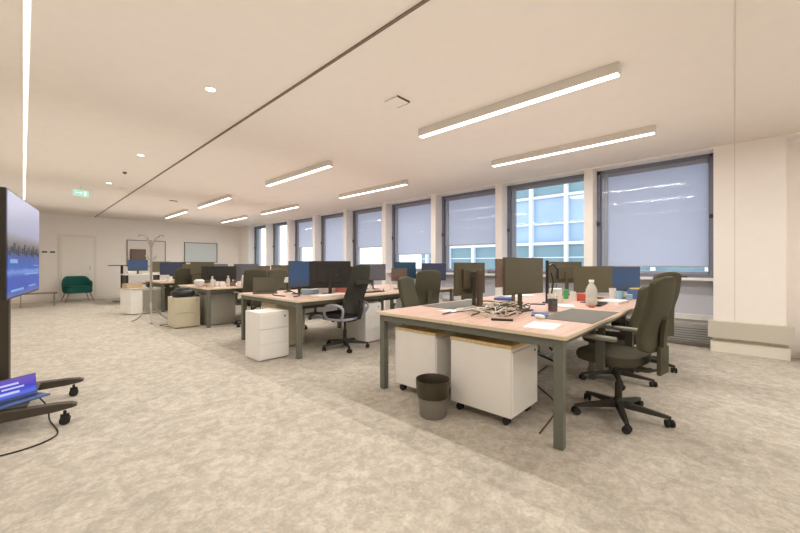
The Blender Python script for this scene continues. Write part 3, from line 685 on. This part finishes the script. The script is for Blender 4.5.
MB().slab(.33, .3, 1.14, 1.165, e=6, soft=.006).build('table_top', M['blackitem'], t)
MB().box(-.03, .03, -.03, .03, .02, 1.14).build('column', M['blackitem'], t, bevel=.004)
MB().slab(.24, .22, 0, .02, e=6, soft=.005).build('foot', M['blackitem'], t)
tag(MB().at((2.22, 13.35, .89)).box(-.07, .13, -.1, .1, 0, .09, bev=.02).build('paper_stack', M['whitei']), 'white bundle on the left end of the raised far desk', 'papers')

# coat stand
t = thing('coat_stand', 'tall grey metal coat stand with curled hooks and three splayed feet', 'coat stand', (1.83, 8.85, 0))
MB().cyl((0, 0, .16), (0, 0, 1.66), .022).build('pole', M['rack'], t, smooth=True)
for k in range(3):
    a = R(20)+k*2*PI/3; c, s = math.cos(a), math.sin(a)
    MB().tube(smoothpath([(0, 0, .40), (c*.10, s*.10, .28), (c*.24, s*.24, .08), (c*.38, s*.38, .012)]), .014).build('foot', M['rack'], t, smooth=True)
for k in range(4):
    a = R(45)+k*PI/2; c, s = math.cos(a), math.sin(a)
    MB().tube(smoothpath([(0, 0, 1.50), (c*.06, s*.06, 1.66), (c*.13, s*.13, 1.77), (c*.22, s*.22, 1.80), (c*.26, s*.26, 1.77)]), .011).build('hook', M['rack'], t, smooth=True)
    MB().tube(smoothpath([(0, 0, 1.32), (c*.07, s*.07, 1.30), (c*.12, s*.12, 1.38)]), .008).build('small_hook', M['rack'], t, smooth=True)
tag(MB().lathe([(.10, 0), (.13, .08), (.12, .25), (.07, .36), (.03, .40)], 12, c=(2.16, 8.45, 0)).build('paper_bag', M['whitei'], smooth=True), 'white bag standing on the floor beside the cream pedestal', 'bag')
tag(MB().at((2.10, 7.68, .57), R(10)).slab(.20, .15, 0, .13, e=2.6, soft=.05, dome=.045).build('black_bag', M['blackitem'], smooth=True), 'black bag lying on the cream pedestal', 'bag')
tag(MB().tube(smoothpath([(1.95, 8.0, .006), (1.9, 7.9, .006), (1.84, 8.2, .006), (2.2, 8.1, .006), (2.7, 8.3, .006)]), .006, 6).build('floor_cable', M['cablek'], smooth=True), 'dark cable on the carpet near the coat stand feet', 'cable')

# ------------------------------------------------------------------ things on the desks
Z = .7415
def slabthing(name, m, x, y, w, d, h, rz, label, cat, z=Z, bev=.002, group=None):
    return tag(MB().at((x, y, z), R(rz)).box(-w/2, w/2, -d/2, d/2, 0, h, bev=bev if h > .004 else 0).build(name, M[m]), label, cat, group)
def cup(m, x, y, r, h, label, z=Z, name='cup', cat='cup'):
    return tag(MB().lathe([(r*.8, 0), (r, h), (r*.92, h), (r*.72, .006), (.0005, .006)], 18, c=(x, y, z)).build(name, M[m], smooth=True), label, cat)
def bottle(x, y, r, h, body, capm, label, z=Z, liq=None):
    t = thing('bottle', label, 'bottle', (x, y, z))
    MB().lathe([(r*.85, 0), (r, .012), (r, h*.30), (r*.93, h*.36), (r, h*.42), (r, h*.60), (r*.75, h*.74), (r*.38, h*.86), (r*.38, h*.92)], 18).build('bottle_body', M[body], t, smooth=True)
    MB().lathe([(r*.46, h*.915), (r*.46, h)], 14).build('cap', M[capm], t)
    if liq: MB().lathe([(r*1.01, h*.40), (r*1.01, h*.60)], 18, cap=False).build('bottle_label', M[liq], t, smooth=True)
    return t
slabthing('desk_mat', 'mat_grey', 3.42, 1.00, .86, .42, .004, 0, 'grey felt desk mat on the near right corner of the near desk', 'desk mat')
slabthing('desk_mat', 'mat_grey', 3.42, 2.26, .88, .42, .004, -2, 'grey felt desk mat on the far side of the near desk', 'desk mat')
slabthing('paper_sheet', 'paper', 2.66, 1.04, .30, .21, .001, 8, 'white paper sheet at the near corner of the near desk', 'paper')
slabthing('paper_sheet', 'paper', 2.92, 2.00, .30, .21, .001, -12, 'white paper sheet in front of the brown monitor column', 'paper')
slabthing('black_pen_case', 'blackitem', 2.66, 1.37, .17, .035, .015, -62, 'slim black case lying at the edge below the cable tangle', 'case')
slabthing('notebook', 'bluei', 3.18, 1.27, .20, .14, .012, 20, 'blue-grey notebook beside the desk mat', 'notebook')
t = thing('computer_mouse', 'white computer mouse resting near the blue notebook', 'mouse', (2.98, 1.19, Z), R(-40))
MB().slab(.032, .06, 0, .032, e=2.4, soft=.015).build('shell', M['whitei'], t, smooth=True)
MB().cyl((-.004, .035, .030), (.004, .035, .030), .006, 8).build('wheel', M['blackitem'], t)
def keyboard(x, y, rz, m, label):
    t = thing('keyboard', label, 'keyboard', (x, y, Z), R(rz))
    MB().box(-.21, .21, -.065, .065, 0, .014, bev=.004).build('keyboard_body', M[m], t)
    k = MB()
    for i in range(14):
        for j in range(5): k.box(-.2+i*.0287, -.2+i*.0287+.024, -.056+j*.023, -.056+j*.023+.019, .014, .018)
    k.build('keys', M[m], t)
keyboard(4.45, 1.12, 4, 'blackitem', 'black keyboard right of the plastic bottle')
keyboard(4.55, 2.25, 182, 'whitei', 'white keyboard behind the middle monitor on the near desk')
keyboard(3.9, 4.28, 0, 'blackitem', 'black keyboard on the second desk beside the mesh chair')
bottle(4.27, 1.14, .058, .285, 'plastic', 'whitei', 'clear plastic water bottle with white cap on the near desk', liq=None)
t = thing('drinking_glass', 'glass of dark drink beside the desk mat on the near desk', 'glass', (3.49, 1.27, Z))
MB().lathe([(.042, 0), (.048, .15), (.046, .15), (.040, .006), (.0005, .006)], 20).build('glass', M['clear'], t, smooth=True)
MB().lathe([(.0395, .008), (.044, .125), (.0005, .125)], 20).build('drink', M['cola'], t, smooth=True)
cup('whitei', 3.72, 1.36, .04, .11, 'white paper cup behind the dark drink')
cup('whitei', 3.98, 1.46, .045, .13, 'taller white cup behind the paper cup')
slabthing('tissue_box', 'whitei', 4.42, 1.58, .22, .12, .16, 10, 'white box with items behind the cups on the near desk', 'box')
slabthing('green_pack', 'green', 4.92, 1.62, .10, .05, .12, 12, 'green packet beside the white box', 'packet')
t = thing('pen_pot', 'clear pot with coloured pens behind the green packet', 'pen pot', (4.72, 1.72, Z))
MB().lathe([(.05, 0), (.055, .12), (.05, .12), (.045, .005), (.0005, .005)], 16).build('pot', M['lightblue'], t, smooth=True)
for i, mm in enumerate(('green', 'bluei', 'red', 'blackitem')): MB().cyl((.02*math.cos(i*1.6), .02*math.sin(i*1.6), .01), (.05*math.cos(i*1.6), .05*math.sin(i*1.6), .20), .005, 6).build('pen', M[mm], t)
slabthing('red_box', 'red', 4.78, 1.38, .12, .10, .09, 5, 'small red box left of the plastic bottle', 'box')
slabthing('red_pouch', 'red', 4.12, 1.10, .06, .045, .022, 30, 'tiny red object at the foot of the plastic bottle', 'pouch')
cup('lightblue', 5.0, 1.02, .045, .13, 'pale blue tumbler before the blue-lit monitor', name='tumbler')
cup('whitei', 5.15, 1.13, .04, .15, 'white mug before the blue-lit monitor', name='mug')
slabthing('paper_stack', 'paper', 4.80, 1.04, .30, .22, .03, -8, 'stack of papers by the window end of the near desk', 'papers')
slabthing('yellow_folder', 'yellow', 5.60, .92, .24, .22, .012, 14, 'yellow folder on top of the book pile at the window end', 'folder', z=Z+.13)
slabthing('book_pile', 'bluei', 5.58, .92, .26, .24, .13, 8, 'pile of grey-blue books under the yellow folder', 'books')
slabthing('phone', 'blackitem', 4.00, 1.62, .075, .15, .009, 25, 'black phone behind the cups', 'phone')
slabthing('book', 'bluei', 4.25, 2.15, .25, .2, .03, 10, 'blue book lying behind the middle monitor', 'book')
slabthing('paper_stack', 'paper', 4.9, 2.2, .30, .22, .015, -10, 'white papers near the window side far edge of the near desk', 'papers')
cup('whitei', 4.62, 1.44, .035, .12, 'white cup between the green packet and the red box')
cup('blackitem', 4.56, 1.66, .04, .14, 'black tumbler beside the white box on the near desk', name='tumbler')
slabthing('notepad', 'paper', 3.95, 1.30, .20, .15, .02, 22, 'white notepad lying beyond the glass of dark drink', 'notepad')
slabthing('white_charger', 'whitei', 3.55, 1.62, .10, .06, .035, 12, 'white charger block at the window-side edge of the cable tangle', 'charger', bev=.008)
slabthing('grey_case', 'mat_grey', 3.74, 1.78, .18, .10, .04, -20, 'soft grey case behind the large middle monitor', 'case', bev=.012)
slabthing('tan_envelope', 'tan', 3.78, 2.12, .26, .18, .006, 15, 'tan envelope on the far side of the near desk right of the felt mat', 'envelope')
slabthing('black_tablet', 'blackitem', 4.62, 1.22, .24, .16, .010, -15, 'black tablet lying right of the plastic bottle', 'tablet')
cup('clear', 4.90, 1.28, .04, .12, 'clear glass in front of the wide olive monitor', name='drinking_glass', cat='glass')
slabthing('tissue_pack', 'lightblue', 5.30, .98, .13, .08, .07, 10, 'pale blue tissue pack at the window end of the near desk', 'tissues')
# black monitor arm: clamped pole, bracket and loose cable
t = thing('monitor_arm', 'black monitor arm with dangling cable at the centre of the near desk', 'stand', (4.22, 1.60, Z))
MB().cyl((0, 0, 0), (0, 0, .50), .018).build('pole', M['blackitem'], t, smooth=True)
MB().slab(.05, .05, 0, .012, e=4, soft=.004).build('clamp', M['blackitem'], t)
MB().tube(smoothpath([(0, 0, .42), (.10, -.03, .45), (.20, -.05, .38)]), .014).build('arm', M['blackitem'], t, smooth=True)
MB().at((.2, -.05, .33), R(20)).box(-.05, .05, -.015, .015, -.06, .08, bev=.01).build('bracket', M['blackitem'], t)
MB().tube(smoothpath([(.03, -.03, .36), (.05, -.05, .26), (.04, -.04, .14), (.02, -.03, .05)]), .01).build('arm_cable', M['blackitem'], t, smooth=True)
# tangle of cables: each cable its own thing
rnd = random.Random(3)
cm = ['cablew', 'cableb', 'cablew', 'cableb', 'whitei', 'tan', 'cablek']
desc = {'cablew': 'pale cable', 'cableb': 'brown cable', 'whitei': 'white cable', 'tan': 'tan cable', 'cablek': 'black cable'}
for i in range(26):
    m_ = cm[i % len(cm)]
    cx = rnd.uniform(2.80, 3.40); cy = rnd.uniform(1.42, 1.86); pts = []
    a = rnd.uniform(0, 6.28); rr = rnd.uniform(.07, .2)
    for j in range(9):
        a += rnd.uniform(.5, 1.1); q = rr*rnd.uniform(.6, 1.2)
        px_ = min(3.62, max(2.54, cx+q*1.5*math.cos(a))); py_ = min(1.96, max(1.34, cy+q*math.sin(a)))
        pts.append((px_, py_, Z+.006+rnd.uniform(0, .055)*(1 if 0 < j < 8 else 0)))
    tag(MB().tube(smoothpath(pts, 5), .0045 if i % 3 else .006, 6).build('cable', M[m_], smooth=True), desc[m_]+' coiled in the tangle on the near desk', 'cable', 'cable tangle on the near desk')
for i in range(5):
    x = 2.9+i*.1; y = 1.5+.07*(i % 3)
    slabthing('power_adapter', ('blackitem', 'whitei')[i % 2], x, y, .09, .045, .03, 30*i, ('black', 'white')[i % 2]+' power adapter lying among the tangled cables', 'adapter', bev=.006, group='adapters in the cable tangle')
# under the near desk
tag(MB().tube(smoothpath([(3.0, 1.62, .56), (2.97, 1.2, .45), (2.86, 1.03, .52), (2.78, .95, .66)]), .008, 6).build('hanging_cable', M['lightblue'], smooth=True), 'pale cable hanging under the near corner of the near desk', 'cable')
tag(MB().tube(smoothpath([(2.95, 1.60, .56), (3.05, 1.15, .40), (3.0, 1.0, .38), (2.95, 1.1, .52)]), .010, 6).build('hanging_cable', M['cablek'], smooth=True), 'black cable drooping under the near desk behind the front leg', 'cable')
t = thing('power_block', 'black power socket block hung under the near desk by the front leg', 'power block', (3.0, 1.30, .42))
MB().box(-.14, .14, -.05, .05, 0, .10, bev=.015).build('block', M['blackitem'], t)
MB().box(-.12, -.11, -.01, .01, .10, .235).box(.11, .12, -.01, .01, .10, .235).build('hanger', M['blackitem'], t)
for i in range(3): MB().cyl((-.08+.08*i, -.052, .05), (-.08+.08*i, -.049, .05), .02, 12).build('socket', M['lightblue'], t)
tag(MB().tube(smoothpath([(2.5, 1.0, .006), (3.1, 1.1, .006), (3.6, 1.5, .006), (4.2, 1.6, .006)]), .006, 6).build('floor_cable', M['cableb'], smooth=True), 'brown cable along the carpet under the near desk', 'cable')

# second desk
laptop((2.60, 5.35, Z), R(-25), .36, 'scr', 'casing', 'open olive-dark laptop on the aisle end of the second desk', 12)
slabthing('paper_stack', 'paper', 3.05, 4.22, .55, .22, .02, 0, 'white papers in front of the large black monitor on the second desk', 'papers')
slabthing('pink_folder', 'pink', 3.62, 4.62, .22, .24, .16, 10, 'salmon pink box file behind the mesh chair', 'folder')
slabthing('light_blue_bag', 'lightblue', 3.02, 4.75, .26, .12, .07, 0, 'pale blue pouch under the large black monitor', 'pouch', bev=.02)
slabthing('document_tray', 'whitei', 3.42, 4.80, .40, .12, .10, 5, 'white document tray beside the pink box file', 'tray')
tag(MB().tube(smoothpath([(2.50, 4.55, Z+.01), (2.42, 4.75, Z+.03), (2.6, 4.85, Z+.10), (2.75, 4.6, Z+.01), (2.55, 4.4, Z+.01)]), .008, 6).build('cable', M['cablek'], smooth=True), 'black looped cable on the aisle end of the second desk', 'cable')
t = thing('desk_lamp', 'small white-headed desk lamp beside the dark laptop on the second desk', 'lamp', (2.95, 5.30, Z))
MB().lathe([(.06, 0), (.06, .012), (.01, .016), (.01, .16)], 14).build('base', M['blackitem'], t, smooth=True)
MB().lathe([(.055, .16), (.035, .24), (.0005, .245)], 14).build('lamp_shade', M['whitei'], t, smooth=True)
for i in range(14):
    x = 4.0+.11*i+rnd.uniform(-.03, .03); y = 4.12+rnd.uniform(0, .35)
    mm, nm, ds = [('whitei', 'paper_cup', 'white cup'), ('tan', 'small_box', 'tan box'), ('paper', 'notepad', 'white notepad'), ('cableb', 'adapter', 'brown adapter')][i % 4]
    if nm == 'paper_cup': cup(mm, x, y, .035, .09, ds+' in the clutter of the second desk, %s' % ('beside the mesh chair' if i < 4 else 'mid way along' if i < 8 else 'near the square-backed chair' if i < 12 else 'at the window end'), name=nm)
    else: slabthing(nm, mm, x, y, .10, .07, rnd.uniform(.015, .06), rnd.uniform(0, 90), ds+' lying in the clutter of the second desk toward the windows', nm.split('_')[-1], group='clutter on the second desk')
slabthing('green_pack', 'green', 5.05, 4.75, .10, .06, .14, 0, 'pale green packet below the teal-lit monitor', 'packet')

# third desk
places = ['at its aisle corner', 'second from the aisle corner', 'third from the aisle corner', 'in front of the wide black monitor', 'right of the wide black monitor', 'in front of the grey monitor', 'right of the grey monitor', 'toward the windows']
for i in range(8):
    x = 2.50+.17*i; y = 7.32+.12*((i*5) % 3)
    if i % 2 == 0: bottle(x, y, .035, .22, 'plastic', 'whitei', 'clear bottle on the third desk, '+places[i])
    else: cup('whitei', x, y, .04, .11, 'white cup on the third desk, '+places[i])
for i in range(5):
    slabthing('small_box', ('tan', 'whitei', 'brown')[i % 3], 2.55+.22*i, 7.62, .12, .09, .08+.02*(i % 2), 20*i, ['tan', 'white', 'brown', 'tan', 'white'][i]+' small box in the middle clutter of the third desk, %s along' % ['first', 'second', 'third', 'fourth', 'fifth'][i], 'box')
tag(MB().lathe([(.05, 0), (.09, .05), (.10, .12), (.06, .15)], 12, c=(2.44, 7.62+.25, Z)).build('white_bundle', M['whitei'], smooth=True), 'white bundled cloth on the aisle corner of the third desk', 'cloth')
# fourth desk
cup('whitei', 2.60, 10.62, .06, .14, 'white pot on the aisle end of the fourth desk', name='pot', cat='pot')
slabthing('paper_stack', 'paper', 3.0, 10.6, .3, .22, .03, 5, 'papers at the near edge of the fourth desk', 'papers')
cup('blackitem', 2.85, 10.72, .05, .16, 'black pot behind the white pot on the fourth desk', name='pot', cat='pot')
# sills
slabthing('sill_box', 'tan', 6.68, 3.9, .12, .2, .09, 0, 'tan box on the window sill above the near desk', 'box', z=1.0)
slabthing('cable_reel', 'blackitem', 6.7, .62, .08, .22, .02, 20, 'small dark tool on the sill of the nearest window', 'tool', z=1.0)
# side chair right of the pier
t = thing('side_chair', 'brown wooden slatted stool cut by the right edge beside the pier', 'stool', (6.42, -.86, 0))
for x in (-.15, .15):
    for y in (-.15, .15): MB().box(x-.018, x+.018, y-.018, y+.018, 0, .34).build('leg', M['blackitem'], t)
for z in (.12, .18, .24, .31): MB().box(-.17, .17, -.17, .17, z, z+.025).build('slat', M['wood'], t, bevel=.003)

# ------------------------------------------------------------------ light
w = bpy.data.worlds.new('world'); C.world = w; w.use_nodes = True; nt = w.node_tree
bg = nt.nodes['Background']; bg.inputs[0].default_value = (.80, .90, 1, 1); bg.inputs[1].default_value = 2.9
sky = nt.nodes.new('ShaderNodeTexSky'); sky.sky_type = 'HOSEK_WILKIE'; sky.turbidity = 8; sky.sun_direction = (-.5, .3, .8)
mx = nt.nodes.new('ShaderNodeMix'); mx.data_type = 'RGBA'; mx.inputs[0].default_value = .75
nt.links.new(sky.outputs[0], mx.inputs[6]); mx.inputs[7].default_value = (.84, .92, 1, 1); nt.links.new(mx.outputs[2], bg.inputs[0])
def area(name, loc, rot, sx, sy, e, c):
    l = bpy.data.lights.new(name, 'AREA'); l.shape = 'RECTANGLE'; l.size = sx; l.size_y = sy; l.energy = e; l.color = c
    o = bpy.data.objects.new(name, l); COL.objects.link(o); o.location = loc; o.rotation_euler = rot; return o
# unseen soft uplights added to brighten the ceiling; the room has no such lamps
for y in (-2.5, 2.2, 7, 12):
    area('added_uplight', (2.3, y, 1.95), (PI, 0, 0), 6.5, 4.2, 30, (1, .975, .945))
C.view_settings.view_transform = 'Standard'; C.view_settings.look = 'None'; C.view_settings.exposure = -.02
C.cycles.max_bounces = 10; C.cycles.diffuse_bounces = 6; C.cycles.transparent_max_bounces = 12
C.cycles.use_denoising = True; C.cycles.sample_clamp_indirect = 4
